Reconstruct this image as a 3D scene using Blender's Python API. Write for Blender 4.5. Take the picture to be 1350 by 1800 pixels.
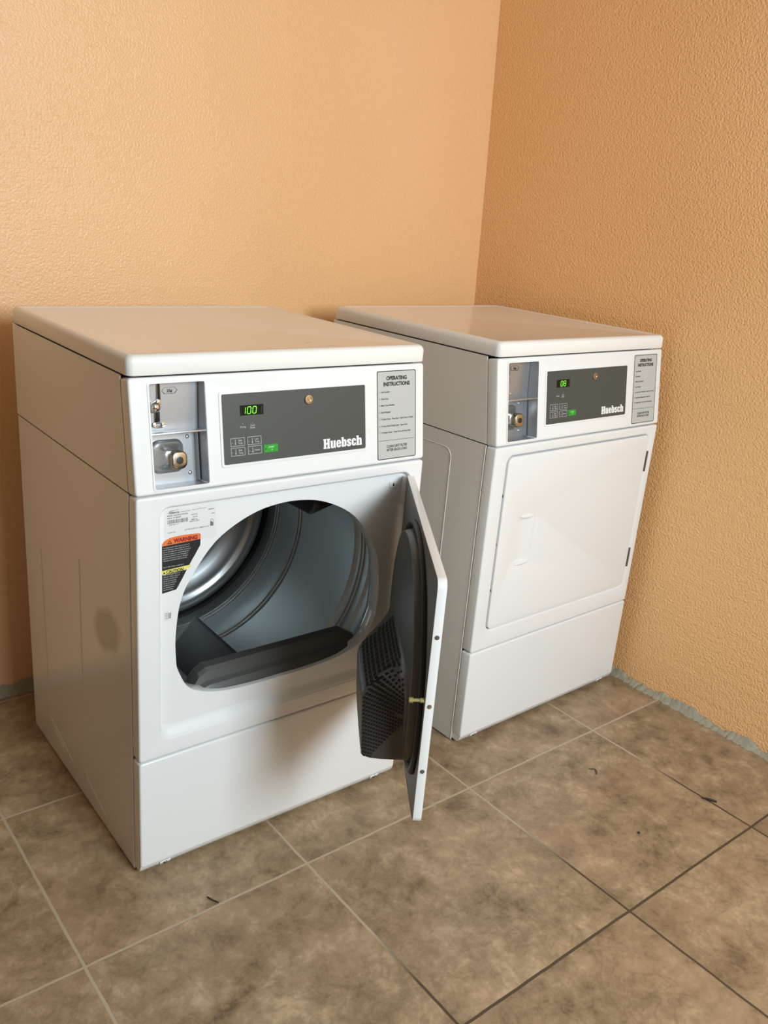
import bpy, bmesh, math, random
from mathutils import Vector, Matrix
random.seed(7)
SC = bpy.context.scene
for o in list(bpy.data.objects):
    bpy.data.objects.remove(o, do_unlink=True)
C = bpy.data.collections.new('laundry_room'); SC.collection.children.link(C)

# ------------------------------------------------------------------ camera
def make_camera():
    yaw, pitch, roll, f = -0.6912, -0.3318, 0.0840, 1538.73
    cy, sy, cp, sp = math.cos(yaw), math.sin(yaw), math.cos(pitch), math.sin(pitch)
    fwd = Vector((-sy*cp, cy*cp, sp)); right = Vector((cy, sy, 0)); up = right.cross(fwd)
    c, s = math.cos(roll), math.sin(roll)
    r2 = c*right + s*up; u2 = -s*right + c*up
    cd = bpy.data.cameras.new('camera'); co = bpy.data.objects.new('camera', cd); C.objects.link(co)
    cd.sensor_fit = 'HORIZONTAL'; cd.sensor_width = 36; cd.lens = 36*f/1350
    cd.clip_start = .02; cd.clip_end = 50
    m = Matrix((r2, u2, -fwd)).transposed().to_4x4(); m.translation = Vector((-0.6019, -1.4282, 1.3762))
    co.matrix_world = m
    SC.camera = co
make_camera()

# ------------------------------------------------------------------ world, lights, exposure
SC.view_settings.view_transform = 'Standard'
SC.view_settings.look = 'None'
SC.view_settings.gamma = 1
SC.view_settings.use_curve_mapping = False
SC.view_settings.exposure = 0.0
w = bpy.data.worlds.new('world'); SC.world = w; w.use_nodes = True
w.node_tree.nodes['Background'].inputs[0].default_value = (.6, .7, .85, 1)
w.node_tree.nodes['Background'].inputs[1].default_value = 0.25

def area(name, loc, target, sx, sy, power, col):
    l = bpy.data.lights.new(name, 'AREA'); l.shape = 'RECTANGLE'; l.size = sx; l.size_y = sy
    l.energy = power; l.color = col
    o = bpy.data.objects.new(name, l); C.objects.link(o); o.location = loc
    d = Vector(target) - Vector(loc)
    o.rotation_euler = d.to_track_quat('-Z', 'Y').to_euler()
    return o
area("daylight_window", (0.42, -3.0, 1.94), (0.25, 0, 1.3), 0.9, 1.0, 106, (.82, .94, 1.0))

# ------------------------------------------------------------------ helpers: materials
def mat(name, col, rough=.5, metal=0., spec=.5, coat=0., emit=None, estr=1., bump=None):
    m = bpy.data.materials.new(name); m.use_nodes = True
    nt = m.node_tree; b = nt.nodes['Principled BSDF']
    b.inputs['Base Color'].default_value = (*col, 1)
    b.inputs['Roughness'].default_value = rough
    b.inputs['Metallic'].default_value = metal
    b.inputs['Specular IOR Level'].default_value = spec
    b.inputs['Coat Weight'].default_value = coat
    b.inputs['Coat Roughness'].default_value = .12
    if emit:
        b.inputs['Emission Color'].default_value = (*emit, 1)
        b.inputs['Emission Strength'].default_value = estr
    if bump:
        sc, st, dist = bump
        tc = nt.nodes.new('ShaderNodeTexCoord'); n = nt.nodes.new('ShaderNodeTexNoise')
        n.inputs['Scale'].default_value = sc; n.inputs['Detail'].default_value = 3
        bp = nt.nodes.new('ShaderNodeBump'); bp.inputs['Strength'].default_value = st; bp.inputs['Distance'].default_value = dist
        nt.links.new(tc.outputs['Object'], n.inputs['Vector']); nt.links.new(n.outputs['Fac'], bp.inputs['Height'])
        nt.links.new(bp.outputs['Normal'], b.inputs['Normal'])
    return m

def nd(nt, t, **kw):
    n = nt.nodes.new(t)
    for k, v in kw.items():
        if k.startswith('i_'):
            n.inputs[k[2:].replace('_', ' ')].default_value = v
        else:
            setattr(n, k, v)
    return n
def ramp(nt, fac, stops):
    r = nt.nodes.new('ShaderNodeValToRGB')
    e = r.color_ramp.elements
    while len(e) > 1: e.remove(e[-1])
    e[0].position = stops[0][0]; e[0].color = (*stops[0][1], 1)
    for p, c in stops[1:]:
        x = e.new(p); x.color = (*c, 1)
    nt.links.new(fac, r.inputs[0])
    return r.outputs[0]
def mth(nt, op, a, b=None, c=None, clamp=False):
    n = nt.nodes.new('ShaderNodeMath'); n.operation = op; n.use_clamp = clamp
    for i, v in enumerate((a, b, c)):
        if v is None: continue
        if isinstance(v, (int, float)): n.inputs[i].default_value = v
        else: nt.links.new(v, n.inputs[i])
    return n.outputs[0]
def mixc(nt, fac, a, b):
    n = nt.nodes.new('ShaderNodeMix'); n.data_type = 'RGBA'
    for s, v in ((0, fac), (6, a), (7, b)):
        if isinstance(v, (int, float)): n.inputs[s].default_value = v
        elif isinstance(v, tuple): n.inputs[s].default_value = (*v, 1)
        else: nt.links.new(v, n.inputs[s])
    return n.outputs[2]

def wall_material(name, base, alt, strength, streak):
    m = bpy.data.materials.new(name); m.use_nodes = True
    nt = m.node_tree; b = nt.nodes['Principled BSDF']
    tc = nd(nt, 'ShaderNodeTexCoord')
    n1 = nd(nt, 'ShaderNodeTexNoise', i_Scale=1.6, i_Detail=3.0)
    nt.links.new(tc.outputs['Object'], n1.inputs['Vector'])
    col = ramp(nt, n1.outputs['Fac'], [(.35, base), (.65, alt)])
    nt.links.new(col, b.inputs['Base Color'])
    b.inputs['Roughness'].default_value = .36
    b.inputs['Specular IOR Level'].default_value = .5
    # orange-peel stucco
    n2 = nd(nt, 'ShaderNodeTexNoise', i_Scale=210., i_Detail=2.5, i_Roughness=.5)
    nt.links.new(tc.outputs['Object'], n2.inputs['Vector'])
    n3 = nd(nt, 'ShaderNodeTexVoronoi', i_Scale=150.); nt.links.new(tc.outputs['Object'], n3.inputs['Vector'])
    # horizontal trowel lines
    mp = nd(nt, 'ShaderNodeMapping'); mp.inputs['Scale'].default_value = (3.0, 3.0, 46.)
    nt.links.new(tc.outputs['Object'], mp.inputs['Vector'])
    n4 = nd(nt, 'ShaderNodeTexNoise', i_Scale=1., i_Detail=4.0, i_Roughness=.6); nt.links.new(mp.outputs[0], n4.inputs['Vector'])
    h = mth(nt, 'ADD', mth(nt, 'MULTIPLY', n2.outputs['Fac'], 1.0), mth(nt, 'MULTIPLY', n3.outputs['Distance'], -.5))
    h = mth(nt, 'ADD', h, mth(nt, 'MULTIPLY', n4.outputs['Fac'], streak))
    bp = nd(nt, 'ShaderNodeBump', i_Strength=strength, i_Distance=.006)
    nt.links.new(h, bp.inputs['Height']); nt.links.new(bp.outputs[0], b.inputs['Normal'])
    return m

M = {}
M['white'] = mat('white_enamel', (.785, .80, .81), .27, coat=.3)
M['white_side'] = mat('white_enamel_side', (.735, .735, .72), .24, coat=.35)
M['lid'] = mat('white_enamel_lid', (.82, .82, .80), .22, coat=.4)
M['seam'] = mat('shadow_gap', (.02, .02, .02), .8)
M['galv'] = mat('galvanised_steel', (.64, .70, .71), .42, .55, bump=(60, .08, .002))
M['galvb'] = mat('polished_steel', (.66, .69, .71), .30, .92)
M['ribsteel'] = mat('painted_glint_rib_steel', (.80, .83, .84), .30, .6)  # lighter than the drum: light caught on the beads is painted in
M['coinsteel'] = mat('zinc_plate', (.46, .475, .50), .36, .8)
M['chrome'] = mat('chrome', (.75, .75, .74), .12, 1.)
M['nickel'] = mat('nickel_lock', (.52, .47, .36), .25, 1.)
M['rubber'] = mat('black_seal', (.012, .012, .013), .55)
M['liner'] = mat('dark_grey_plastic', (.092, .090, .082), .40)
M['filter'] = mat('charcoal_plastic', (.085, .087, .084), .42)
M['baffle'] = mat('baffle_plastic', (.020, .022, .024), .5)
M['panel'] = mat('grey_control_panel', (.058, .066, .064), .42)
M['label'] = mat('silver_label', (.47, .48, .465), .5)
M['paper'] = mat('white_sticker', (.72, .73, .74), .4)
M['ink'] = mat('black_ink', (.015, .015, .017), .5)
M['greyink'] = mat('grey_ink', (.16, .16, .17), .5)
M['whiteink'] = mat('white_ink', (.82, .83, .82), .45)
M['greyline'] = mat('pale_outline_ink', (.42, .44, .43), .5)
M['display'] = mat('display_glass', (.006, .008, .005), .3, spec=.2)
M['segoff'] = mat('unlit_segment', (.035, .015, .008), .4)
M['seg'] = mat('lit_green_segment', (.05, .3, .02), .4, emit=(.22, 1.0, .05), estr=1.25)
M['start'] = mat('green_start_button', (.015, .30, .02), .4)
M['orange'] = mat('orange_ink', (.75, .19, .05), .45)
M['red'] = mat('dark_red_ink', (.30, .02, .015), .45)
M['yellow'] = mat('yellow_ink', (.78, .72, .18), .45)
M['brass'] = mat('latch_brass', (.45, .42, .20), .4, .8)
M['screw'] = mat('dull_screw', (.20, .20, .19), .4, .8)
M['black'] = mat('black_plastic', (.02, .02, .02), .5)
M['hole'] = mat('dark_hole', (.008, .008, .009), .9)
M['debris'] = mat('dark_twig', (.035, .022, .014), .8)

# ------------------------------------------------------------------ helpers: meshes
IDM = Matrix.Identity(4)
def finish(name, bm, m, parent=None, smooth=30, loc=None, rot=None, mats=None):
    me = bpy.data.meshes.new(name)
    bmesh.ops.recalc_face_normals(bm, faces=bm.faces) if smooth != 'keep' else None
    bm.to_mesh(me); bm.free()
    me.polygons.foreach_set('use_smooth', [True]*len(me.polygons))
    if smooth != 'keep': me.set_sharp_from_angle(angle=math.radians(smooth))
    for k in (mats or [m]): me.materials.append(k)
    o = bpy.data.objects.new(name, me); C.objects.link(o)
    if parent: o.parent = parent
    if loc: o.location = loc
    if rot: o.rotation_euler = rot
    return o
def box(bm, x0, x1, y0, y1, z0, z1, bev=0., M4=IDM, seg=2, mi=0):
    t = bmesh.new()
    bmesh.ops.create_cube(t, size=1, matrix=Matrix.Translation(((x0+x1)/2, (y0+y1)/2, (z0+z1)/2)) @ Matrix.Diagonal((x1-x0, y1-y0, z1-z0, 1)))
    if bev > 0:
        bmesh.ops.bevel(t, geom=t.edges[:], offset=bev, segments=seg, affect='EDGES', profile=.5)
    for f in t.faces: f.material_index = mi
    merge(bm, t, M4)
def merge(bm, t, M4=IDM):
    if M4 is not IDM: bmesh.ops.transform(t, matrix=M4, verts=t.verts)
    me = bpy.data.meshes.new('tmp'); t.to_mesh(me); t.free()
    bm.from_mesh(me); bpy.data.meshes.remove(me)
def curve_mesh(cu, M4, mi=0):
    ob = bpy.data.objects.new('tmp', cu); C.objects.link(ob)
    dg = bpy.context.evaluated_depsgraph_get(); dg.update()
    me = bpy.data.meshes.new_from_object(ob.evaluated_get(dg))
    me.transform(M4)
    t = bmesh.new(); t.from_mesh(me)
    bmesh.ops.remove_doubles(t, verts=t.verts, dist=1e-6)
    for f in t.faces: f.material_index = mi
    bpy.data.meshes.remove(me); bpy.data.objects.remove(ob); bpy.data.curves.remove(cu)
    return t
def area2(pts): return sum(pts[i][0]*pts[(i+1) % len(pts)][1]-pts[(i+1) % len(pts)][0]*pts[i][1] for i in range(len(pts)))
def plate(bm, outs, t0, t1, M4=IDM, bev=0., mi=0, seg=2):
    """filled 2D outline (first outer, rest holes) between local z t0..t1"""
    cu = bpy.data.curves.new('c', 'CURVE'); cu.dimensions = '2D'; cu.fill_mode = 'BOTH'
    for k, pts in enumerate(outs):
        pts = list(pts)
        if (area2(pts) > 0) != (k == 0): pts.reverse()
        sp = cu.splines.new('POLY'); sp.points.add(len(pts)-1); sp.use_cyclic_u = True
        for i, q in enumerate(pts): sp.points[i].co = (q[0], q[1], 0, 1)
    cu.extrude = (t1-t0)/2-bev; cu.bevel_depth = bev; cu.bevel_resolution = seg; cu.offset = -bev
    merge(bm, curve_mesh(cu, M4 @ Matrix.Translation((0, 0, (t0+t1)/2)), mi))
def rrect(x0, x1, y0, y1, r, n=6):
    out = []
    for cx, cy, a0 in ((x1-r, y1-r, 0), (x0+r, y1-r, 90), (x0+r, y0+r, 180), (x1-r, y0+r, 270)):
        for i in range(n+1):
            a = math.radians(a0+90*i/n); out.append((cx+r*math.cos(a), cy+r*math.sin(a)))
    return out
def rect(x0, x1, y0, y1): return [(x0, y0), (x1, y0), (x1, y1), (x0, y1)]
def text(bm, s, x, y, size, M4, bold=0., align='LEFT', sx=1., off=.0004, mi=0, shear=0., spacing=1.):
    cu = bpy.data.curves.new('t', 'FONT'); cu.body = s; cu.size = size; cu.align_x = align; cu.offset = bold
    cu.resolution_u = 3; cu.extrude = .00012; cu.shear = shear; cu.space_character = spacing
    merge(bm, curve_mesh(cu, M4 @ Matrix.Translation((x, y, off)) @ Matrix.Diagonal((sx, 1, 1, 1)), mi))
def tube(bm, pts, r, seg=8, cyclic=False, caps=True, mi=0, up=Vector((0, 0, 1))):
    pts = [Vector(p) for p in pts]; n = len(pts); rings = []
    for i, p in enumerate(pts):
        a = pts[i-1] if (i > 0 or cyclic) else p; b = pts[(i+1) % n] if (i < n-1 or cyclic) else p
        t = (b-a).normalized()
        u = t.cross(up if abs(t.dot(up)) < .95 else Vector((1, 0, 0))).normalized(); v = t.cross(u)
        rr = r[i] if isinstance(r, (list, tuple)) else r
        rings.append([bm.verts.new(p+rr*(math.cos(k*2*math.pi/seg)*u+math.sin(k*2*math.pi/seg)*v)) for k in range(seg)])
    for i in range(n if cyclic else n-1):
        A, B = rings[i], rings[(i+1) % n]
        for k in range(seg):
            f = bm.faces.new((A[k], A[(k+1) % seg], B[(k+1) % seg], B[k])); f.material_index = mi
    if caps and not cyclic:
        bm.faces.new(rings[0][::-1]); bm.faces.new(rings[-1])
def lathe(bm, prof, M4=IDM, seg=64, cap0=False, cap1=False, mi=0):
    """prof: (radius, height) around local z"""
    t = bmesh.new(); rings = []
    for r, h in prof:
        if r < 1e-6: rings.append([t.verts.new((0, 0, h))])
        else: rings.append([t.verts.new((r*math.cos(2*math.pi*k/seg), r*math.sin(2*math.pi*k/seg), h)) for k in range(seg)])
    for A, B in zip(rings, rings[1:]):
        for k in range(seg):
            if len(A) == 1 and len(B) == 1: continue
            if len(A) == 1: t.faces.new((A[0], B[(k+1) % seg], B[k]))
            elif len(B) == 1: t.faces.new((A[k], A[(k+1) % seg], B[0]))
            else: t.faces.new((A[k], A[(k+1) % seg], B[(k+1) % seg], B[k]))
    if cap0 and len(rings[0]) > 1: t.faces.new(rings[0])
    if cap1 and len(rings[-1]) > 1: t.faces.new(rings[-1])
    for f in t.faces: f.material_index = mi
    merge(bm, t, M4)
def loft(bm, loops, closed=True, mi=0):
    V = [[bm.verts.new(p) for p in L] for L in loops]
    n = len(V[0])
    for A, B in zip(V, V[1:]):
        for k in range(n if closed else n-1):
            f = bm.faces.new((A[k], A[(k+1) % n], B[(k+1) % n], B[k])); f.material_index = mi
    return V
def prism(bm, poly, x0, x1):
    """poly of (y,z) extruded along x"""
    A = [bm.verts.new((x0, y, z)) for y, z in poly]; B = [bm.verts.new((x1, y, z)) for y, z in poly]
    n = len(poly)
    bm.faces.new(A); bm.faces.new(B[::-1])
    for k in range(n): bm.faces.new((A[k], B[k], B[(k+1) % n], A[(k+1) % n]))
def tag(o, label=None, cat=None, group=None, kind=None):
    if label: o['label'] = label
    if cat: o['category'] = cat
    if group: o['group'] = group
    if kind: o['kind'] = kind
    return o

# ------------------------------------------------------------------ room shell
WY, WX = 0.876, 1.65
TX, TY, TA, TS = -0.1764, -0.1543, 0.0079, 0.4969
def tile_material():
    m = bpy.data.materials.new('floor_tile'); m.use_nodes = True
    nt = m.node_tree; b = nt.nodes['Principled BSDF']
    tc = nd(nt, 'ShaderNodeTexCoord')
    # wobble the grout a little
    nw = nd(nt, 'ShaderNodeTexNoise', i_Scale=14., i_Detail=3.); nt.links.new(tc.outputs['Object'], nw.inputs['Vector'])
    vm = nd(nt, 'ShaderNodeVectorMath', operation='MULTIPLY_ADD')
    nt.links.new(nw.outputs['Color'], vm.inputs[0]); vm.inputs[1].default_value = (.004, .004, 0); nt.links.new(tc.outputs['Object'], vm.inputs[2])
    vs = nd(nt, 'ShaderNodeVectorMath', operation='ADD'); nt.links.new(vm.outputs[0], vs.inputs[0]); vs.inputs[1].default_value = (-.002+TS*20, -.002+TS*20, 0)
    br = nd(nt, 'ShaderNodeTexBrick', i_Scale=1., i_Mortar_Size=.0034, i_Mortar_Smooth=.25, i_Bias=0.)
    br.offset = 0; br.squash = 1; br.inputs['Brick Width'].default_value = TS; br.inputs['Row Height'].default_value = TS
    br.inputs['Color1'].default_value = (0, 0, 0, 1); br.inputs['Color2'].default_value = (1, 1, 1, 1)
    nt.links.new(vs.outputs[0], br.inputs['Vector'])
    # per-tile offset of the marble clouding
    off = nd(nt, 'ShaderNodeVectorMath', operation='MULTIPLY_ADD')
    nt.links.new(br.outputs['Color'], off.inputs[0]); off.inputs[1].default_value = (3.7, 5.1, 2.2); nt.links.new(tc.outputs['Object'], off.inputs[2])
    n1 = nd(nt, 'ShaderNodeTexNoise', i_Scale=5.5, i_Detail=8., i_Roughness=.70, i_Distortion=.12); nt.links.new(off.outputs[0], n1.inputs['Vector'])
    n2 = nd(nt, 'ShaderNodeTexNoise', i_Scale=13., i_Detail=10., i_Roughness=.76, i_Distortion=.15); nt.links.new(off.outputs[0], n2.inputs['Vector'])
    n3 = nd(nt, 'ShaderNodeTexNoise', i_Scale=2.6, i_Detail=4., i_Roughness=.5); nt.links.new(off.outputs[0], n3.inputs['Vector'])
    c1 = ramp(nt, n1.outputs['Fac'], [(.32, (.150, .100, .055)), (.45, (.26, .180, .104)), (.55, (.37, .262, .155)), (.68, (.44, .325, .205))])
    c2 = ramp(nt, n2.outputs['Fac'], [(.36, (.070, .050, .028)), (.43, (.22, .160, .092)), (.54, (.37, .275, .170)), (.64, (.58, .45, .30))])
    c = mixc(nt, .58, c1, c2)
    pk = ramp(nt, n3.outputs['Fac'], [(.45, (0, 0, 0)), (.65, (1, 1, 1))])
    c = mixc(nt, mth(nt, 'MULTIPLY', pk, .22), c, (.44, .275, .175))
    n5 = nd(nt, 'ShaderNodeTexNoise', i_Scale=7., i_Detail=6., i_Roughness=.6, i_Distortion=.6); nt.links.new(off.outputs[0], n5.inputs['Vector'])
    vein = mth(nt, 'ABSOLUTE', mth(nt, 'SUBTRACT', n5.outputs['Fac'], .5))
    vm2 = nd(nt, 'ShaderNodeMapRange'); nt.links.new(vein, vm2.inputs[0]); vm2.inputs[1].default_value = 0; vm2.inputs[2].default_value = .022; vm2.inputs[3].default_value = .42; vm2.inputs[4].default_value = 0
    c = mixc(nt, mth(nt, 'MULTIPLY', vm2.outputs[0], n1.outputs['Fac']), c, (.085, .058, .032))
    # grout: pale, darker towards the room
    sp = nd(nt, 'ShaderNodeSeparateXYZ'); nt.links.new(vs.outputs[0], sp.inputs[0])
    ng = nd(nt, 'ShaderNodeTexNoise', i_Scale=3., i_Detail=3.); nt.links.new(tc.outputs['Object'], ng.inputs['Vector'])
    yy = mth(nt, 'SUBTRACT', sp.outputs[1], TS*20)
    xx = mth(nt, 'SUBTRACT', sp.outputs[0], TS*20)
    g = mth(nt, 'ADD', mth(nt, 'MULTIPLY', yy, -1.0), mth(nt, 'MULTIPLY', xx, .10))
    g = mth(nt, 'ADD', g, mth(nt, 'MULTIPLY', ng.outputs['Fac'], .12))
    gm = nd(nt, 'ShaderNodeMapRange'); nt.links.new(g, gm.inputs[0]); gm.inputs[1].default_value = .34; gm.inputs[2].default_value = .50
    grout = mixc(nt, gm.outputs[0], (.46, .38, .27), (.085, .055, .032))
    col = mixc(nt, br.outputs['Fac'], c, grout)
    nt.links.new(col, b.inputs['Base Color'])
    rr = mth(nt, 'ADD', mth(nt, 'MULTIPLY', n2.outputs['Fac'], .25), .28)
    nt.links.new(mth(nt, 'ADD', rr, mth(nt, 'MULTIPLY', br.outputs['Fac'], .3)), b.inputs['Roughness'])
    b.inputs['Specular IOR Level'].default_value = .4
    h = mth(nt, 'ADD', mth(nt, 'MULTIPLY', br.outputs['Fac'], -1.), mth(nt, 'MULTIPLY', n2.outputs['Fac'], .25))
    bp = nd(nt, 'ShaderNodeBump', i_Strength=.35, i_Distance=.002); nt.links.new(h, bp.inputs['Height'])
    nt.links.new(bp.outputs[0], b.inputs['Normal'])
    return m
M['frontwall'] = mat('low_bounce_tan_paint', (.42, .34, .25), .6)  # unseen front wall, colour toned down to limit bounced light
M['dimwall'] = mat('low_bounce_brown_paint', (.10, .075, .05), .6)  # unseen left wall, colour darkened to cut bounced light
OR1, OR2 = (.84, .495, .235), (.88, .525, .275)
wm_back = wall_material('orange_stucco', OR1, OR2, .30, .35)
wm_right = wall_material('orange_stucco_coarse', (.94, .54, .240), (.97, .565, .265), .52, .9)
XL, YF, ZC = -1.15, -3.15, 2.62  # unseen left wall drawn in close to limit bounce
def struct(name, bm, m, **kw):
    o = finish(name, bm, m, **kw); o['kind'] = 'structure'; return o
bm = bmesh.new()
Rt = Matrix.Rotation(-TA, 4, 'Z') @ Matrix.Translation((-TX, -TY, 0))
v = [bm.verts.new(Rt @ Vector(p)) for p in ((XL-.1, YF-.1, 0), (WX+.1, YF-.1, 0), (WX+.1, WY+.1, 0), (XL-.1, WY+.1, 0), (XL-.1, YF-.1, -.1), (WX+.1, YF-.1, -.1), (WX+.1, WY+.1, -.1), (XL-.1, WY+.1, -.1))]
for f in ((0, 1, 2, 3), (7, 6, 5, 4), (0, 4, 5, 1), (1, 5, 6, 2), (2, 6, 7, 3), (3, 7, 4, 0)): bm.faces.new([v[i] for i in f])
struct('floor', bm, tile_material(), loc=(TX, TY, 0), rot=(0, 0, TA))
bm = bmesh.new(); box(bm, XL-.1, WX+.1, WY, WY+.1, 0, ZC); struct('wall_back', bm, wm_back)
bm = bmesh.new()   # right wall leans in slightly towards the top
fx = lambda z: 1.652-.0105*z*z
loft(bm, [[(fx(z), YF-.1, z), (fx(z), WY+.05, z), (WX+.12, WY+.05, z), (WX+.12, YF-.1, z)] for z in [ZC*i/16 for i in range(17)]])
struct('wall_right', bm, wm_right)
bm = bmesh.new(); box(bm, XL-.1, XL, YF, WY, 0, ZC); struct('wall_left', bm, M['dimwall'])
bm = bmesh.new(); box(bm, XL-.1, WX+.1, YF-.1, YF, 0, ZC); struct('wall_front', bm, M['frontwall'])
bm = bmesh.new(); box(bm, XL-.1, WX+.1, YF-.1, WY+.1, ZC, ZC+.1); struct('ceiling', bm, mat('ceiling_paint', (.45, .41, .35), .8))  # unseen ceiling, colour lowered to limit bounced light

# bare cement left along the foot of the walls, with a ragged upper edge
def cement_strip(name, along, n, hmin, hmax, seed):
    rnd = random.Random(seed); bm = bmesh.new(); rows = [[] for _ in range(4)]
    h = (hmin+hmax)/2
    for i in range(n+1):
        h = min(hmax, max(hmin, h+rnd.uniform(-.005, .005)))
        fl = .020+rnd.uniform(-.004, .006)
        P, N = along(i/n)
        for k, (d, z) in enumerate(((.0, h), (.0032, h-.003), (.008+rnd.uniform(-.001, .001), .010), (fl, .0006))):
            rows[k].append((P[0]+N[0]*d, P[1]+N[1]*d, z))
    loft(bm, rows, closed=False)
    m = bpy.data.materials.get('bare_cement') or mat('bare_cement', (.34, .315, .235), .85, bump=(90, .6, .004))
    o = struct(name, bm, m, smooth=60); return o
cement_strip('baseboard_right', lambda t: ((fx(0)-.001, .87-t*3.9), (-1, 0)), 900, .006, .026, 3)
cement_strip('baseboard_back', lambda t: ((XL+t*(1.65-XL), WY-.001), (0, -1)), 700, .022, .036, 5)

# ------------------------------------------------------------------ dryer geometry
W, D = .683, .688
ZB, ZS, ZCAP, ZT, CT = .285, .8498, 1.0638, 1.1026, .0301
TH = math.atan2(CT, ZCAP-ZS); LEN = (ZCAP-ZS)/math.cos(TH)
st, ct_ = math.sin(TH), math.cos(TH)
MC = Matrix(((1, 0, 0, 0), (0, st, -ct_, 0), (0, ct_, st, ZS), (0, 0, 0, 1)))      # console face frame (x, h, out)
def MF(y=0.): return Matrix(((1, 0, 0, 0), (0, 0, -1, y), (0, 1, 0, 0), (0, 0, 0, 1)))  # front plane frame (x, z, out)

EGG_L = [(.333, .391), (.280, .3905), (.223, .393), (.180, .398), (.149, .406), (.128, .415), (.111, .425), (.098, .441), (.089, .461), (.081, .482), (.079, .502), (.0775, .535), (.079, .565),
         (.0825, .596), (.088, .624), (.099, .653), (.115, .679), (.137, .711), (.162, .739), (.191, .760), (.224, .777), (.256, .789), (.289, .796), (.333, .7995)]
def egg(scale=1., dx=.006, dz=-.006):
    L = EGG_L; pts = list(L)+[(.666-x, z) for x, z in L[-2:0:-1]]
    # resample smoothly with Catmull-Rom
    out = []; n = len(pts)
    for i in range(n):
        p0, p1, p2, p3 = pts[i-1], pts[i], pts[(i+1) % n], pts[(i+2) % n]
        for t in (0, .5):
            q = [.5*(2*p1[k]+(p2[k]-p0[k])*t+(2*p0[k]-5*p1[k]+4*p2[k]-p3[k])*t*t+(3*p1[k]-p0[k]-3*p2[k]+p3[k])*t**3) for k in (0, 1)]
            out.append(q)
    cx, cz = .333, .59
    return [((x-cx)*scale+cx+dx, (z-cz)*scale+cz+dz) for x, z in out]

SEG = {'0': 'abcdef', '1': 'bc', '8': 'abcdefg'}
def seg_digit(bm, ch, x, h, w, ht, M4, mi_on=0, mi_off=None):
    t = w*.2; sl = .12
    segs = {'a': ((t*.6, ht), (w-t*.6, ht)), 'b': ((w, ht-t*.6), (w, ht/2+t*.4)), 'c': ((w, ht/2-t*.4), (w, t*.6)), 'd': ((t*.6, 0), (w-t*.6, 0)),
            'e': ((0, ht/2-t*.4), (0, t*.6)), 'f': ((0, ht-t*.6), (0, ht/2+t*.4)), 'g': ((t*.6, ht/2), (w-t*.6, ht/2))}
    for k, (a, b) in segs.items():
        if k not in SEG.get(ch, ''): continue
        ax, ay = a; bx_, by = b; L = math.hypot(bx_-ax, by-ay); ux, uy = (bx_-ax)/L, (by-ay)/L; nx, ny = -uy*t/2, ux*t/2
        poly = [(ax-ux*t/3, ay-uy*t/3), (ax+nx, ay+ny), (bx_+nx, by+ny), (bx_+ux*t/3, by+uy*t/3), (bx_-nx, by-ny), (ax-nx, ay-ny)]
        V = [bm.verts.new(M4 @ Vector((x+px+sl*py, h+py, .0006))) for px, py in poly]
        bm.faces.new(V)

def dark_patch_material():  # side enamel with a darker oval patch near the front edge
    m = M['white_side'].copy(); m.name = 'white_enamel_dark_patch'; nt = m.node_tree; b = nt.nodes['Principled BSDF']
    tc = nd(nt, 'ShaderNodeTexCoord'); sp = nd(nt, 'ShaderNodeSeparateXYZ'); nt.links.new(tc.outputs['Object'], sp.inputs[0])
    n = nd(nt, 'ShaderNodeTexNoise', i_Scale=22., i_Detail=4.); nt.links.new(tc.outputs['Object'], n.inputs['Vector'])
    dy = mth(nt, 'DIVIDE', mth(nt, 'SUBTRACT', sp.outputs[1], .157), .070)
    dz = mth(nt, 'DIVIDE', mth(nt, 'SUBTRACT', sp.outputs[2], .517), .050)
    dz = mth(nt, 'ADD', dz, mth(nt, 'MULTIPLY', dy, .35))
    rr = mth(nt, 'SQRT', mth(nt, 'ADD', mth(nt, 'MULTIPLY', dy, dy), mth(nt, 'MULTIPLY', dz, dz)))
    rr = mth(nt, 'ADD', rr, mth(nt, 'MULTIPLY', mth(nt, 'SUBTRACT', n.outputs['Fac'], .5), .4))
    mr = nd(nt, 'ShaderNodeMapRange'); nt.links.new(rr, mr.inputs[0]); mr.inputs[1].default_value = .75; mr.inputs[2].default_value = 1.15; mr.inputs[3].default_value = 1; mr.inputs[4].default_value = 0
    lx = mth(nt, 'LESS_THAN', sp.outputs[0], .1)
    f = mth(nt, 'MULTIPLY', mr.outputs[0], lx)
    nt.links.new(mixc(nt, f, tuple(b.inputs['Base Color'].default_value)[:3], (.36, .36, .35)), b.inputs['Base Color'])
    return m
dark_patched = dark_patch_material()

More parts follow.
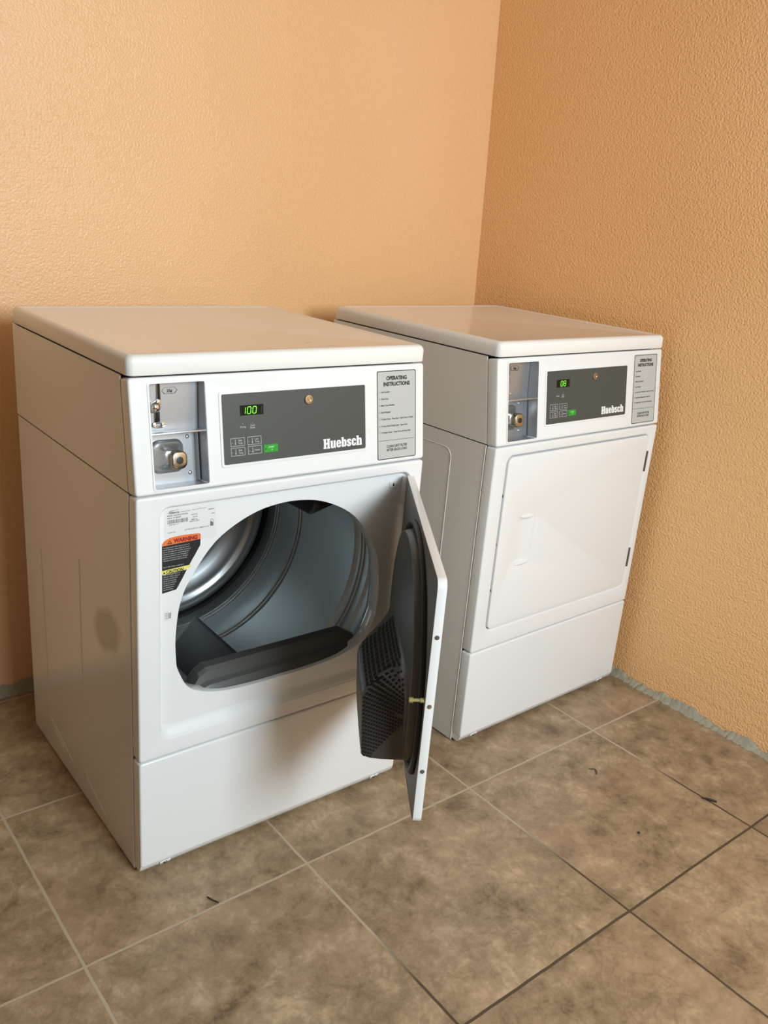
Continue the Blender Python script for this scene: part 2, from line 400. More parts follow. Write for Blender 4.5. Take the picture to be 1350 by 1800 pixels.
def heavy_word(bm, M4, x0, x1, y0, H):
    # squat heavy slab letters of the maker's name, built from filled outlines
    X = .76; gs = []
    def rr_(a, b, c, d, r): return rrect(a, b, c, d, r, 3)
    gs.append((.86, [[[(0, 0), (.40, 0), (.40, .13), (.34, .13), (.34, .42), (.52, .42), (.52, .13), (.46, .13), (.46, 0), (.86, 0), (.86, .13), (.80, .13), (.80, .87), (.86, .87), (.86, 1), (.46, 1), (.46, .87), (.52, .87), (.52, .60), (.34, .60), (.34, .87), (.40, .87), (.40, 1), (0, 1), (0, .87), (.06, .87), (.06, .13), (0, .13)]]]))
    gs.append((.72, [[[(.04, .10), (.12, .0), (.36, -.01), (.45, .06), (.45, 0), (.72, 0), (.72, .12), (.68, .12), (.68, X), (.42, X), (.42, .20), (.36, .14), (.32, .18), (.32, X), (0, X), (0, X-.12), (.04, X-.12)]]]))
    gs.append((.64, [[[(.02, .20), (.12, .03), (.30, -.01), (.52, .02), (.63, .14), (.63, .26), (.40, .26), (.37, .15), (.31, .13), (.28, .18), (.28, .34), (.64, .34), (.64, .55), (.54, .72), (.34, X+.01), (.12, .73), (.02, .56)], [(.28, .46), (.28, .58), (.33, .64), (.39, .58), (.39, .46)]]]))
    gs.append((.68, [[[(.04, 0), (.26, 0), (.30, .06), (.44, -.01), (.58, .03), (.67, .18), (.67, .58), (.58, .73), (.44, X+.01), (.31, .70), (.31, 1), (0, 1), (0, .88), (.04, .88)], [(.31, .18), (.31, .58), (.37, .62), (.41, .56), (.41, .20), (.37, .14)]]]))
    gs.append((.58, [[[(.01, .06), (.14, .0), (.40, -.01), (.55, .08), (.58, .24), (.52, .38), (.30, .50), (.28, .58), (.33, .63), (.37, .58), (.37, .52), (.56, .52), (.56, .70), (.42, X+.01), (.18, X), (.03, .66), (.01, .50), (.08, .38), (.30, .25), (.32, .17), (.27, .12), (.22, .17), (.22, .25), (.01, .25)]]]))
    gs.append((.62, [[[(.02, .20), (.12, .03), (.30, -.01), (.52, .02), (.61, .14), (.62, .30), (.38, .30), (.37, .17), (.32, .13), (.28, .18), (.28, .58), (.33, .64), (.38, .58), (.38, .48), (.62, .48), (.61, .62), (.52, .73), (.32, X+.01), (.12, .73), (.02, .56)]]]))
    gs.append((.74, [[[(0, 0), (.36, 0), (.36, .12), (.32, .12), (.32, .56), (.37, .61), (.42, .56), (.42, .12), (.39, .12), (.39, 0), (.74, 0), (.74, .12), (.70, .12), (.70, .62), (.62, .74), (.46, X+.01), (.32, .68), (.32, 1), (0, 1), (0, .88), (.04, .88), (.04, .12), (0, .12)]]]))
    tot = sum(g[0] for g in gs)+.045*(len(gs)-1); k = (x1-x0)/tot; x = x0
    for w_, shapes in gs:
        for sh in shapes:
            plate(bm, [[(x+px*k, y0+py*H) for px, py in L] for L in sh], .0002, .0006, M4)
        x += (w_+.045)*k

def build_dryer(loc, rot, opened, digits, label):
    root = bpy.data.objects.new('laundry_dryer', None); C.objects.link(root)
    root.empty_display_size = .1
    tag(root, label, 'dryer', 'coin operated laundry dryers')
    P = lambda name, bm, m, parent=root, **kw: finish(name, bm, M[m] if isinstance(m, str) else m, parent, **kw)
    T = .0025
    # ---- cabinet: folded sheet sides and back
    bm = bmesh.new()
    U = [(0, .0347), (0, D-.004), (.004, D), (W-.004, D), (W, D-.004), (W, .0347), (W-T, .0347), (W-T, D-T-.002), (W-T-.002, D-T), (T+.002, D-T), (T, D-T-.002), (T, .0347)]
    plate(bm, [U], .004, ZS-.0015)
    rr = .0013
    def ridge(yz, x=0.): tube(bm, [(x, y, z) for y, z in yz], rr, 6)
    arc = lambda cy, cz, r, a0, a1, n=8: [(cy+r*math.cos(math.radians(a0+(a1-a0)*i/n)), cz+r*math.sin(math.radians(a0+(a1-a0)*i/n))) for i in range(n+1)]
    if opened:
        ridge([(.305, .62), (.310, .46), (.314, .20), (.315, .10)]+arc(.275, .10, .040, 0, -70)+[(.23, .047), (.18, .034)])
        ridge([(.565, .55), (.560, .35), (.558, .12)]+arc(.528, .12, .030, 0, -70)+[(.47, .075), (.40, .055)])
        ridge([(.535, .10)]+arc(.500, .095, .030, 0, -60)+[(.46, .058)])
    else:
        ridge([(.154, .06), (.152, .53), (.152, .775)]+arc(.177, .785, .025, 180, 90)+[(.30, .811), (.60, .812)])
    ridge([(.0352, .006), (.0352, ZS-.003)], .0002)
    P('cabinet', bm, dark_patched if opened else 'white_side')
    # ---- side skins of the console housing
    bm = bmesh.new()
    yf = lambda z: .0356+(z-ZS)*math.tan(TH)
    for x0, x1 in ((0, T), (W-T, W)):
        prism(bm, [(yf(ZS+.0015), ZS+.0015), (D, ZS+.0015), (D, ZCAP-.001), (yf(ZCAP), ZCAP-.001)], x0, x1)
    prism(bm, [(D-T, ZS+.0015), (D, ZS+.0015), (D, ZCAP-.001), (D-T, ZCAP-.001)], T, W-T)
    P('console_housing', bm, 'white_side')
    # ---- lid
    bm = bmesh.new()
    o = rrect(-.001, W+.001, CT-.003, D+.001, .014, 6)
    def ins(d): return rrect(-.001+d, W+.001-d, CT-.003+d, D+.001-d, max(.014-d*.6, .004), 6)
    R_ = .013; lo = []
    lo.append([(x, y, ZCAP+.0018) for x, y in ins(.003)])
    lo.append([(x, y, ZCAP+.0025) for x, y in ins(.0008)])
    lo.append([(x, y, ZCAP+.0040) for x, y in ins(0)])
    for i in range(0, 7):
        a = math.radians(90*i/6)
        lo.append([(x, y, ZT-R_+R_*math.sin(a)) for x, y in ins(R_-R_*math.cos(a))])
    lo.append([(x, y, ZT) for x, y in ins(.019)])
    lo.append([(x, y, ZT-.0006) for x, y in ins(.0205)])
    lo.append([(x, y, ZT-.0022) for x, y in ins(.0245)])
    lo.append([(x, y, ZT-.0026) for x, y in ins(.027)])
    V = loft(bm, lo); bm.faces.new(V[0][::-1]); bm.faces.new(V[-1])
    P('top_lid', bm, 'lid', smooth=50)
    if opened:
        for (sx_, sy_, l_, a_) in ((.432, .117, .006, .3), (.459, .076, .009, -.2)):
            bm = bmesh.new(); plate(bm, [[(l_*math.cos(t*math.pi/6)*(1+.3*math.sin(3*t)), .0016*math.sin(t*math.pi/6)*(1+.4*math.cos(2*t))) for t in range(12)]], 0, .0002, Matrix.Translation((sx_, sy_, ZT-.0026)) @ Matrix.Rotation(a_, 4, 'Z'))
            so = P('scuff_mark', bm, 'screw')
    # ---- console face with coin recess
    bm = bmesh.new()
    cr = rrect(.038, .147, .011, .203, .004, 4)
    plate(bm, [rrect(0, W, .0022, LEN-.001, .0065, 4), cr], -.035, 0, MC, bev=.0045, seg=3)
    plate(bm, [rrect(.0345, .1505, .0075, .2065, .006, 4), cr], 0, .0012, MC, bev=.0005)
    plate(bm, [rrect(.174, .523, .036, .1815, .006, 5), rrect(.1795, .5175, .0415, .176, .003, 4)], -.001, .0018, MC, bev=.0007)
    P('console', bm, 'white', smooth=40)
    # ---- coin mechanism (steel box with two bays)
    cm = bmesh.new()
    x0, x1 = .0375, .1475
    def qd(a, b, c, d, t=cm):
        V = [t.verts.new(MC @ Vector(p)) for p in (a, b, c, d)]; return t.faces.new(V)
    # upper bay
    qd((x0, .113, -.034), (x1-.002, .113, -.034), (x1-.002, .2035, -.026), (x0, .2035, -.026))
    box(cm, x0-.0005, x1+.0005, .1100, .1135, -.046, -.0005, .0006, MC)
    for xx, s in ((x0, 1), (x1, -1)):
        box(cm, xx-.0012, xx+.0002 if s > 0 else xx+.0012, .0095, .2040, -.048, -.0004, 0, MC)
    box(cm, x0, x1, .2028, .2042, -.048, -.0004, 0, MC)
    box(cm, x0, x1, .0095, .0112, -.060, -.0004, 0, MC)
    # inner lining lips
    box(cm, x1-.0045, x1-.0035, .013, .108, -.046, -.032, 0, MC)
    # lower bay back
    box(cm, x0, x1, .011, .110, -.050, -.046, 0, MC)
    coin = P('coin_mechanism', cm, 'coinsteel', smooth=30)
    S = lambda name, bm, m, **kw: P(name, bm, m, coin, **kw)
    bm = bmesh.new(); text(bm, '25¢', .0895, .1845, .0075, MC, .0002, 'CENTER', off=-.0268)
    hx = [(.074, .1875), (.079, .1935), (.100, .1935), (.105, .1875), (.100, .1815), (.079, .1815)]
    hi = [(.0749, .1875), (.0794, .1929), (.0996, .1929), (.1041, .1875), (.0996, .1821), (.0794, .1821)]
    plate(bm, [hx, hi], -.0272, -.0268, MC)
    S('price_mark', bm, 'ink')
    bm = bmesh.new()   # black slots
    box(bm, .0655, .0690, .173, .2022, -.0285, -.0262, 0, MC)
    S('coin_slot', bm, 'hole')
    bm = bmesh.new(); box(bm, .0610, .0665, .128, .150, -.0345, -.0295, 0, MC)
    S('coin_slot', bm, 'hole')
    bm = bmesh.new()   # chrome surround, reject button, cup
    tube(bm, [MC @ Vector(p) for p in ((.0640, .2022, -.0260), (.0640, .176, -.0270), (.0618, .170, -.0275), (.0560, .167, -.0275))], .0012, 8)
    tube(bm, [MC @ Vector(p) for p in ((.0702, .2022, -.0260), (.0702, .172, -.0270), (.0700, .163, -.0280))], .0013, 8)
    box(bm, .0630, .0705, .1625, .1720, -.030, -.0255, .0012, MC)
    sph = bmesh.new(); bmesh.ops.create_uvsphere(sph, u_segments=20, v_segments=12, radius=.0102, matrix=Matrix.Translation((.0585, .1585, -.0250)) @ Matrix.Diagonal((1, 1, .75, 1)))
    merge(bm, sph, MC)
    tube(bm, [MC @ Vector(p) for p in ((.0592, .150, -.0300), (.0592, .128, -.0320))], .0012, 8)
    tube(bm, [MC @ Vector(p) for p in ((.0685, .150, -.0300), (.0685, .128, -.0320))], .0009, 8)
    ring = [MC @ Vector((.0655+.0115*math.cos(a*math.pi/10), .1255+.0045*math.sin(a*math.pi/10), -.029)) for a in range(20)]
    tube(bm, ring, .0016, 8, cyclic=True)
    box(bm, .0560, .0600, .1215, .1270, -.033, -.027, .001, MC)
    box(bm, .0710, .0755, .1225, .1285, -.033, -.027, .001, MC)
    S('reject_button', bm, 'chrome')
    bm = bmesh.new()   # raised steel boss of the coin box
    lo = []
    for d, z in ((0, -.046), (.0008, -.0425), (.003, -.0400), (.006, -.0385), (.010, -.0365), (.016, -.0300), (.020, -.024)):
        lo.append([MC @ Vector((x, y, z)) for x, y in rrect(.0525+d, .118-d, .0315+d, .0955-d, max(.016-d*.55, .004), 6)])
    V = loft(bm, lo); bm.faces.new(V[-1])
    S('coin_box_boss', bm, 'galvb', smooth=55)
    bm = bmesh.new()
    ML = MC @ Matrix.Translation((.0940, .0590, -.010))
    lo = []
    for d, z in ((.0005, -.028), (0, -.024), (0, -.005), (.0008, -.002), (.0026, -.0004), (.005, 0), (.0062, .0002)):
        lo.append([ML @ Vector((x, y, z)) for x, y in rrect(-.0165+d, .0165-d, -.0175+d, .0175-d, .0125-d*.8, 7)])
    V = loft(bm, lo); bm.faces.new(V[-1])
    S('coin_box_lock', bm, 'nickel', smooth=40)
    bm = bmesh.new()
    lathe(bm, [(.0068, .0002), (.0068, .0012), (.0055, .0016), (0, .0016)], ML, 20)
    box(bm, -.0011, .0011, -.0046, .0046, .0014, .0022, 0, ML)
    S('keyhole', bm, 'black')
    for x, h, r in ((.128, .097, .0042), (.130, .0275, .0042), (.0415, .0965, .002), (.131, .071, .0013), (.131, .066, .0013), (.131, .060, .0013), (.131, .054, .0013), (.131, .049, .0013)):
        bm = bmesh.new()
        lathe(bm, [(r, -.0462), (r*.9, -.0462+r*.35), (r*.5, -.0462+r*.6), (0, -.0462+r*.65)], MC @ Matrix.Translation((x, h, 0)), 14)
        S('rivet', bm, 'galvb', smooth=50)

    # ---- control panel
    bm = bmesh.new(); plate(bm, [rrect(.1795, .5175, .0415, .176, .002, 3)], .0002, .0010, MC)
    cp = P('control_panel', bm, 'panel')
    G = lambda name, bm, m, **kw: P(name, bm, m, cp, **kw)
    MP = MC @ Matrix.Translation((0, 0, .0010))
    bm = bmesh.new(); plate(bm, [rect(.2182, .2695, .1332, .1528)], .0001, .0004, MP)
    G('display', bm, 'display')
    bm = bmesh.new()
    dw = .0075
    for i, ch in enumerate(digits):
        if ch != ' ': seg_digit(bm, ch, .2215+i*.0118, .1362, dw, .0130, MP)
    G('display_digits', bm, 'seg', smooth='keep')
    for i, ch in enumerate(digits):
        if ch == ' ':
            bm = bmesh.new(); seg_digit(bm, '1', .2215+i*.0118, .1362, dw, .0130, MP)
            G('unlit_digit', bm, 'segoff', smooth='keep')
    bm = bmesh.new()
    text(bm, 'Drying', .2230, .1100, .0052, MP, .00008, 'CENTER', sx=.9)
    text(bm, 'Cool', .2440, .1115, .0052, MP, .00008, 'CENTER', sx=.9)
    text(bm, 'Down', .2440, .1070, .0052, MP, .00008, 'CENTER', sx=.9)
    for x in (.2230, .2440): plate(bm, [rect(x-.0006, x+.0006, .1170, .1182)], .0001, .0004, MP)
    G('caption', bm, 'greyline')
    for (bx, bh, l1, l2) in ((.1945, .0755, 'High', 'Temp'), (.2316, .0755, 'Low', 'Temp'), (.1948, .0567, 'Med', 'Temp'), (.2320, .0569, 'Delicate', '')):
        bm = bmesh.new(); ww, hh = .0308, .0160
        plate(bm, [rect(bx, bx+ww, bh, bh+hh), rect(bx+.0009, bx+ww-.0009, bh+.0009, bh+hh-.0009)], .0001, .0005, MP)
        plate(bm, [rect(bx+.0100, bx+.0112, bh+.0055, bh+.0130)], .0001, .0004, MP)
        plate(bm, [[(bx+.0088, bh+.0055), (bx+.0124, bh+.0055), (bx+.0106, bh+.0022)]], .0001, .0004, MP)
        if l2:
            text(bm, l1, bx+.0165, bh+.0088, .0050, MP, .0001, sx=.9); text(bm, l2, bx+.0165, bh+.0038, .0050, MP, .0001, sx=.85)
        else:
            text(bm, l1, bx+.0138, bh+.0062, .0050, MP, .0001, sx=.78)
        plate(bm, [rect(bx+.0028, bx+.0042, bh+.0060, bh+.0075)], .0001, .0004, MP)
        G('button', bm, 'greyline')
    bm = bmesh.new(); plate(bm, [rrect(.2672, .2995, .0570, .0722, .0015, 3)], .0001, .0007, MP, mi=0)
    plate(bm, [rect(.2700, .2728, .0628, .0652)], .0007, .0009, MP, mi=1)
    text(bm, 'START', .2780, .0655, .0044, MP, .0001, mi=2, off=.0009)
    plate(bm, [[(.2835, .0610), (.2875, .0610), (.2855, .0630)]], .0007, .0009, MP, mi=2)
    so = G('start_button', bm, 'start', mats=[M['start'], M['ink'], mat('pale_green_ink', (.45, .8, .45), .5)])
    so['label'] = 'bright green START button'
    bm = bmesh.new()
    heavy_word(bm, MP, .4085, .5075, .0500, .0205)
    G('brand_lettering', bm, 'whiteink')
    bm = bmesh.new()
    MK = MP @ Matrix.Translation((.3745, .1545, 0))
    lathe(bm, [(.0098, 0), (.0098, .002), (.0088, .0032), (.0064, .0034), (.0060, .0020), (0, .0020)], MK, 28)
    box(bm, -.0009, .0009, -.0042, .0042, .002, .0028, 0, MK @ Matrix.Rotation(.5, 4, 'Z'))
    G('key_lock', bm, 'nickel', smooth=40)

    # ---- instruction label
    bm = bmesh.new()
    lx0, lx1, lh0, lh1 = .5505, .6585, .0105, .2025
    plate(bm, [rrect(lx0, lx1, lh0, lh1, .004, 4)], .0001, .0005, MC)
    il = P('instruction_label', bm, 'label')
    bm = bmesh.new()
    plate(bm, [rrect(lx0, lx1, lh0, lh1, .004, 4), rrect(lx0+.0017, lx1-.0017, lh0+.0017, lh1-.0017, .0028, 4)], .0003, .0008, MC)
    Ht = lh1-lh0; fy = lambda f: lh1-f*Ht; xm = (lx0+lx1)/2
    text(bm, 'OPERATING', xm, fy(.103), .0112, MC, .00055, 'CENTER', sx=.93, off=.0006)
    text(bm, 'INSTRUCTIONS', xm, fy(.168), .0112, MC, .00055, 'CENTER', sx=.93, off=.0006)
    for i, (f, s) in enumerate(((.243, 'Load Laundry'), (.320, 'Close Door'), (.393, 'Make Cycle Selection'), (.470, 'Insert Payment'), (.548, 'To Start Dryer - Press Start - Open Door to Pause'), (.627, 'To Stop Entire Drying Cycle - Open Door'), (.700, 'To Restart Dryer - Close Door and Press Start'))):
        text(bm, '%d.' % (i+1), lx0+.0055, fy(f), .0050, MC, .00006, sx=.8, off=.0006)
        text(bm, s, lx0+.0105, fy(f), .0050, MC, .00012, sx=.86, off=.0006)
    plate(bm, [rect(lx0+.004, lx1-.004, fy(.784)-.0004, fy(.784)+.0004)], .0004, .0007, MC)
    text(bm, 'CLEAN LINT FILTER', xm, fy(.866), .0078, MC, .00022, 'CENTER', sx=.85, off=.0006)
    text(bm, 'AFTER EACH LOAD', xm, fy(.908), .0078, MC, .00022, 'CENTER', sx=.85, off=.0006)
    P('label_lettering', bm, 'ink', il)

    # ---- front panel: pressed frame, door recess, drum opening
    RX0, RX1, RZ0, RZ1 = .0475, .6485, .342, .8225
    bm = bmesh.new()
    rec = rrect(RX0, RX1, RZ0, RZ1, .020, 8)
    plate(bm, [rrect(0, W, ZB+.0015, ZS-.0018, .0065, 4), rrect(RX0-.001, RX1+.001, RZ0-(.016 if opened else .001), RZ1+.001, .022, 8)], -.034, 0, MF(), bev=.0045, seg=3)
    F3 = lambda L, y: [(x, y, z) for x, z in L]
    def rin(dx, db, dt):
        if not opened: db = dt
        return rrect(RX0+dx, RX1-dx, RZ0+db, RZ1-dt, .020, 8)
    loft(bm, [F3(rin(-.0035, -.020, -.0035), .0012), F3(rin(-.0012, -.015, -.0012), .0022), F3(rin(0, -.010, 0), .0055), F3(rin(.0004, -.003, .0004), .0105), F3(rin(.0015, .002, .0015), .0130), F3(rin(.004, .006, .004), .0140)])
    eg = egg()
    plate(bm, [rin(.004, .006, .004), eg], -.0150, -.0140, MF())
    loft(bm, [F3(eg, .0142), F3(egg(.997), .018), F3(egg(.995), .040), F3(egg(1.01), .046)])
    P('front_panel', bm, 'white', smooth=50)
    # ---- lower access panel
    bm = bmesh.new()
    plate(bm, [rrect(0, W, .0262, ZB-.0015, .0065, 4)], -.034, 0, MF(), bev=.0045, seg=3)
    prism(bm, [(.0030, .034), (.0030, .0275), (.0085, .0135), (.0105, .012), (.034, .012), (.034, .034)], .0008, W-.0008)
    P('lower_panel', bm, 'white', smooth=40)
    for sx_ in (.056, .622):
        bm = bmesh.new()
        Ms = Matrix.Translation((sx_, .0045, .0185)) @ Matrix.Rotation(math.radians(118), 4, 'X')
        box(bm, -.012, .012, -.0045, .0045, -.001, .0015, .0008, Ms)
        so = P('screw_clip', bm, 'whiteink')
        bm = bmesh.new(); lathe(bm, [(.0048, .001), (.0046, .003), (.003, .0042), (0, .0044)], Ms, 16)
        P('screw', bm, 'screw', so, smooth=50)
    for fx_, fy_ in ((.05, .07), (W-.05, .07), (.05, D-.07), (W-.05, D-.07)):
        bm = bmesh.new(); lathe(bm, [(.018, 0), (.020, .002), (.020, .006), (.008, .008), (.008, .020)], Matrix.Translation((fx_, fy_, 0)), 20, cap0=True, cap1=True)
        P('foot', bm, 'black')
    # bottom tray keeps the inside dark
    bm = bmesh.new(); box(bm, .004, W-.004, .036, D-.004, .0195, .0215)
    P('base_pan', bm, 'galv')

    # ---- door
    bm = bmesh.new()
    dx0, dx1, dz0, dz1 = -.6035, -.0065, .3445, .8195      # door-local x (hinge at 0)
    hp = rrect(-.553, -.473, .515, .652, .006, 4)            # pull pocket
    MD = MF()
    plate(bm, [rrect(dx0, dx1, dz0, dz1, .017, 8), hp], -.0022, 0, MD, bev=.001)
    plate(bm, [rrect(dx0, dx1, dz0, dz1, .017, 8), rrect(dx0+.0016, dx1-.0016, dz0+.0016, dz1-.0016, .0155, 8)], -.0158, -.0010, MD, bev=.0006)
    HX = .655
    door = P('door', bm, 'white', smooth=50, loc=(HX, -.0012, 0), rot=(0, 0, math.radians(55.5) if opened else 0))
    if not opened: door['label'] = 'closed white dryer door'
    else: door['label'] = 'dryer door swung open'
    E = lambda name, bm, m, **kw: P(name, bm, m, door, **kw)
    # inner skin
    bm = bmesh.new()
    if opened: plate(bm, [rrect(dx0+.0022, dx1-.0022, dz0+.0022, dz1-.0022, .015, 8)], -.0150, -.0138, MD, bev=.0003)
    else: plate(bm, [rrect(dx0+.0022, dx1-.0022, dz0+.0022, dz1-.0022, .015, 8), hp], -.0118, -.0110, MD)
    if opened:
        E('inner_skin', bm, mat('grey_inner_skin', (.150, .145, .13), .5))
    else:
        E('inner_skin', bm, mat('grey_inner_skin', (.150, .145, .13), .5))
    # pull pocket: shallow scoop
    bm = bmesh.new(); nx_, nz_ = 24, 28; g = []
    for i in range(nx_+1):
        row = []
        for k in range(nz_+1):
            a, b_ = i/nx_, k/nz_
            d = .0035*math.sin(math.pi*min(1, a*1.0))**1.5
            e = min(1, min(b_, 1-b_)/.10); e = e*e*(3-2*e)
            row.append(bm.verts.new((-.5545+a*.083, .0018*0+.0008+d*e+(.0002 if e == 0 else 0), .5135+b_*.140)))
        g.append(row)
    for i in range(nx_):
        for k in range(nz_): bm.faces.new((g[i][k], g[i+1][k], g[i+1][k+1], g[i][k+1]))
    # raised brows above and below the scoop
    for zc, sgn in ((.6500, 1), (.5175, -1)):
        el = bmesh.new(); bmesh.ops.create_uvsphere(el, u_segments=24, v_segments=10, radius=1, matrix=Matrix.Translation((-.502, .0003, zc)) @ Matrix.Rotation(sgn*.04, 4, 'Y') @ Matrix.Diagonal((.028, .0036, .0058, 1)))
        merge(bm, el)
    E('door_handle', bm, 'white', smooth=60)
    # edge screws
    for z in (.718, .587, .457):
        bm = bmesh.new()
        lathe(bm, [(.0042, 0), (.0040, .0008), (.0022, .0014), (0, .0010)], Matrix.Translation((dx0, .0078, z)) @ Matrix.Rotation(math.radians(-90), 4, 'Y'), 14)
        s_ = E('edge_screw', bm, 'screw' if z != .587 else 'nickel', smooth=50)
    if opened:
        U2 = lambda u, z, d: (-u, .0150+d, z)
        def eggd(scale): return [(HX-x, z) for x, z in egg(scale)]
        # rubber gasket
        bm = bmesh.new(); L = eggd(1.02)
        prof = [(1.045, 0), (1.050, .004), (1.035, .0085), (1.010, .009), (.985, .005), (.975, 0)]
        loft(bm, [[U2(u, z, d) for u, z in eggd(s)] for s, d in prof])
        E('gasket', bm, 'rubber', smooth=60)
        # moulded liner with the lint filter hump
        def hump(u, z):
            top = max(0, min(1, (.602-z)/.085)); top = top*top*(3-2*top)
            kz = max(0, min(1, (.57-z)/.15))
            k = .80+1.6*kz
            d = (.520+.02*kz-u)*k
            win = max(0, min(1, (u-.13)/.17)); win = win*win*(3-2*win)
            return win*max(0, min(.074, d))*top*max(.45, min(1, (z-.372)/.05))
        cu_, cz_ = HX-.339, .584
        base = eggd(.955)
        loops = []; NR = 44
        loops.append([U2(cu_+(u-cu_)*1.0, cz_+(z-cz_)*1.0, -.001) for u, z in base])
        loops.append([U2(u, z, .010) for u, z in base])
        def dep(u, z, r):
            edge = .020*min(1, (1-r)/.05+.55)
            dome = .008*(1-r*r)
            hu = hump(u, z)
            return edge+dome+hu
        for j in range(NR):
            r = 1-.985*(j/(NR-1))**1.25
            r_ = min(r, .996)
            loops.append([U2(cu_+(u-cu_)*r_, cz_+(z-cz_)*r_, dep(cu_+(u-cu_)*r_, cz_+(z-cz_)*r_, r_)) for u, z in base])
        bm = bmesh.new(); V = loft(bm, loops); bm.faces.new(V[-1])
        E('door_liner', bm, 'liner', smooth=50)
        # filter grille: rows of small dark perforations on the hump's sloping face
        bm = bmesh.new()
        def surf(u, z):
            # radius fraction of (u,z) in the liner outline
            dx_, dz_ = u-cu_, z-cz_; a = math.atan2(dz_, dx_); best = 1
            R_ = math.hypot(dx_, dz_); ex, ez = dx_/R_, dz_/R_
            for (au, az), (bu, bz) in zip(base, base[1:]+base[:1]):
                au, az, bu, bz = au-cu_, az-cz_, bu-cu_, bz-cz_
                den = ex*(bz-az)-ez*(bu-au)
                if abs(den) < 1e-9: continue
                t_ = (au*(bz-az)-az*(bu-au))/den; s_ = (au*ez-az*ex)/den
                if t_ > 0 and -1e-6 <= s_ <= 1+1e-6: best = R_/t_; break
            return Vector(U2(u, z, dep(u, z, min(best, .996))))
        for j in range(28):
            z = .410+j*.0066
            full = hump(.31, z)
            for i in range(15):
                h = .005+i*.0046
                if h > full-.002: continue
                lo_, hi_ = .31, .56
                for _ in range(24):
                    mid_ = (lo_+hi_)/2
                    if hump(mid_, z) > h: lo_ = mid_
                    else: hi_ = mid_
                u = lo_
                # bottom-right corner of the grille is cut on a diagonal
                if z < .420+max(0, (.060-h))*1.45: continue
                if j == 16 and h < .018: continue
                k = max(.6, abs(hump(u-.002, z)-hump(u+.002, z))/.004)
                du, dz = .00165/k, .0020
                q = [surf(u+du, z-dz), surf(u-du, z-dz), surf(u-du, z+dz), surf(u+du, z+dz)]
                n = (q[1]-q[0]).cross(q[3]-q[0]).normalized()
                if n.y < 0: n = -n
                bm.faces.new([bm.verts.new(p+n*.0009) for p in q])
        for j in range(10):
            z = .538+j*.0064
            for i in range(14):
                u = .27+i*.0165
                if hump(u, z) < .004 or hump(u, z) < hump(.31, z)-.003: continue
                du, dz = .0062, .0021
                q = [surf(u+du, z-dz), surf(u-du, z-dz), surf(u-du, z+dz), surf(u+du, z+dz)]
                n = (q[1]-q[0]).cross(q[3]-q[0]).normalized()
                if n.y < 0: n = -n
                bm.faces.new([bm.verts.new(p+n*.0009) for p in q])
        E('lint_screen', bm, 'hole', smooth='keep')
        bm = bmesh.new()
        tube(bm, [(-.5965, .0145, .595), (-.5965, .024, .595)], .0045, 10); tube(bm, [(-.5965, .024, .595), (-.5965, .038, .595)], .0032, 10); tube(bm, [(-.5965, .036, .595), (-.5965, .043, .595)], .0050, 10)
        E('latch_strike', bm, 'brass')
    # hinges
    for z in (.740, .436):
        bm = bmesh.new()
        tube(bm, [(.6545, -.0005, z-.030), (.6545, -.0005, z+.030)], .0030, 10)
        box(bm, .6500, .6580, -.0006, .003, z-.031, z+.031, .0004)
        P('hinge', bm, 'screw' if not opened else 'white')
    # ---- stickers and latch bracket inside the door recess
    if opened:
        MR = MF(.0140)
        bm = bmesh.new(); plate(bm, [rrect(.6000, .6230, .7880, .8030, .002, 3)], .0002, .0022, MR, bev=.0006)
        lb = P('switch_plate', bm, 'white')
        bm = bmesh.new(); plate(bm, [rect(.6085, .6125, .7915, .7975)], .0022, .0026, MR)
        P('slot', bm, 'hole', lb)
        bm = bmesh.new(); box(bm, .6360, .6375, .004, .0138, .745, .812, .0004)
        P('hinge_leaf', bm, 'white')
        bm = bmesh.new(); plate(bm, [rrect(.0615, .1690, .7430, .8135, .004, 3)], .0001, .0003, MR)
        rl = P('rating_label', bm, 'paper')
        bm = bmesh.new()
        text(bm, 'Alliance', .0700, .8055, .0062, MR, .0002, sx=1.05, off=.0004)
        plate(bm, [[(.0665, .8065), (.0730, .8118), (.0900, .8124), (.0900, .8119), (.0740, .8110)]], .0003, .0005, MR)
        text(bm, 'Laundry Systems', .0930, .8060, .0032, MR, 0, off=.0004)
        text(bm, 'Ripon, WI 54971 U.S.A.', .1180, .8068, .0030, MR, 0, off=.0004)
        text(bm, 'MADE IN', .1520, .8025, .0030, MR, .0001, off=.0004); text(bm, 'U.S.A.', .1585, .7935, .0030, MR, .0001, off=.0004)
        text(bm, 'MODEL HDEE5BGS175TW01', .0665, .8005, .0038, MR, .00008, sx=.9, off=.0004)
        text(bm, 'SERIAL 1411084905', .0665, .7958, .0038, MR, .00008, sx=.9, off=.0004)
        rnd = random.Random(4); x = .0672
        while x < .1090:
            wb = rnd.choice((.0006, .0009, .0014)); plate(bm, [rect(x, x+wb, .7855, .7935)], .0003, .0005, MR); x += wb+rnd.choice((.0006, .0010))
        text(bm, '240V 60Hz 1P', .0700, .7820, .0032, MR, 0, off=.0004)
        for i, s in enumerate(('VOLTS 2', '    HZ 60', 'AMPS 24')): text(bm, s, .1150, .7965-i*.0050, .0036, MR, .00006, off=.0004)
        text(bm, 'WATTS 5350', .1120, .7830, .0036, MR, .00006, off=.0004)
        text(bm, 'MODEL NO.', .0675, .7670, .0030, MR, 0, off=.0004)
        text(bm, 'CLOTHES DRYER FOR COMMERCIAL USE', .1020, .7680, .0031, MR, .00004, sx=.9, off=.0004)
        plate(bm, [rect(.1560, .1630, .7685, .7755)], .0003, .0005, MR)
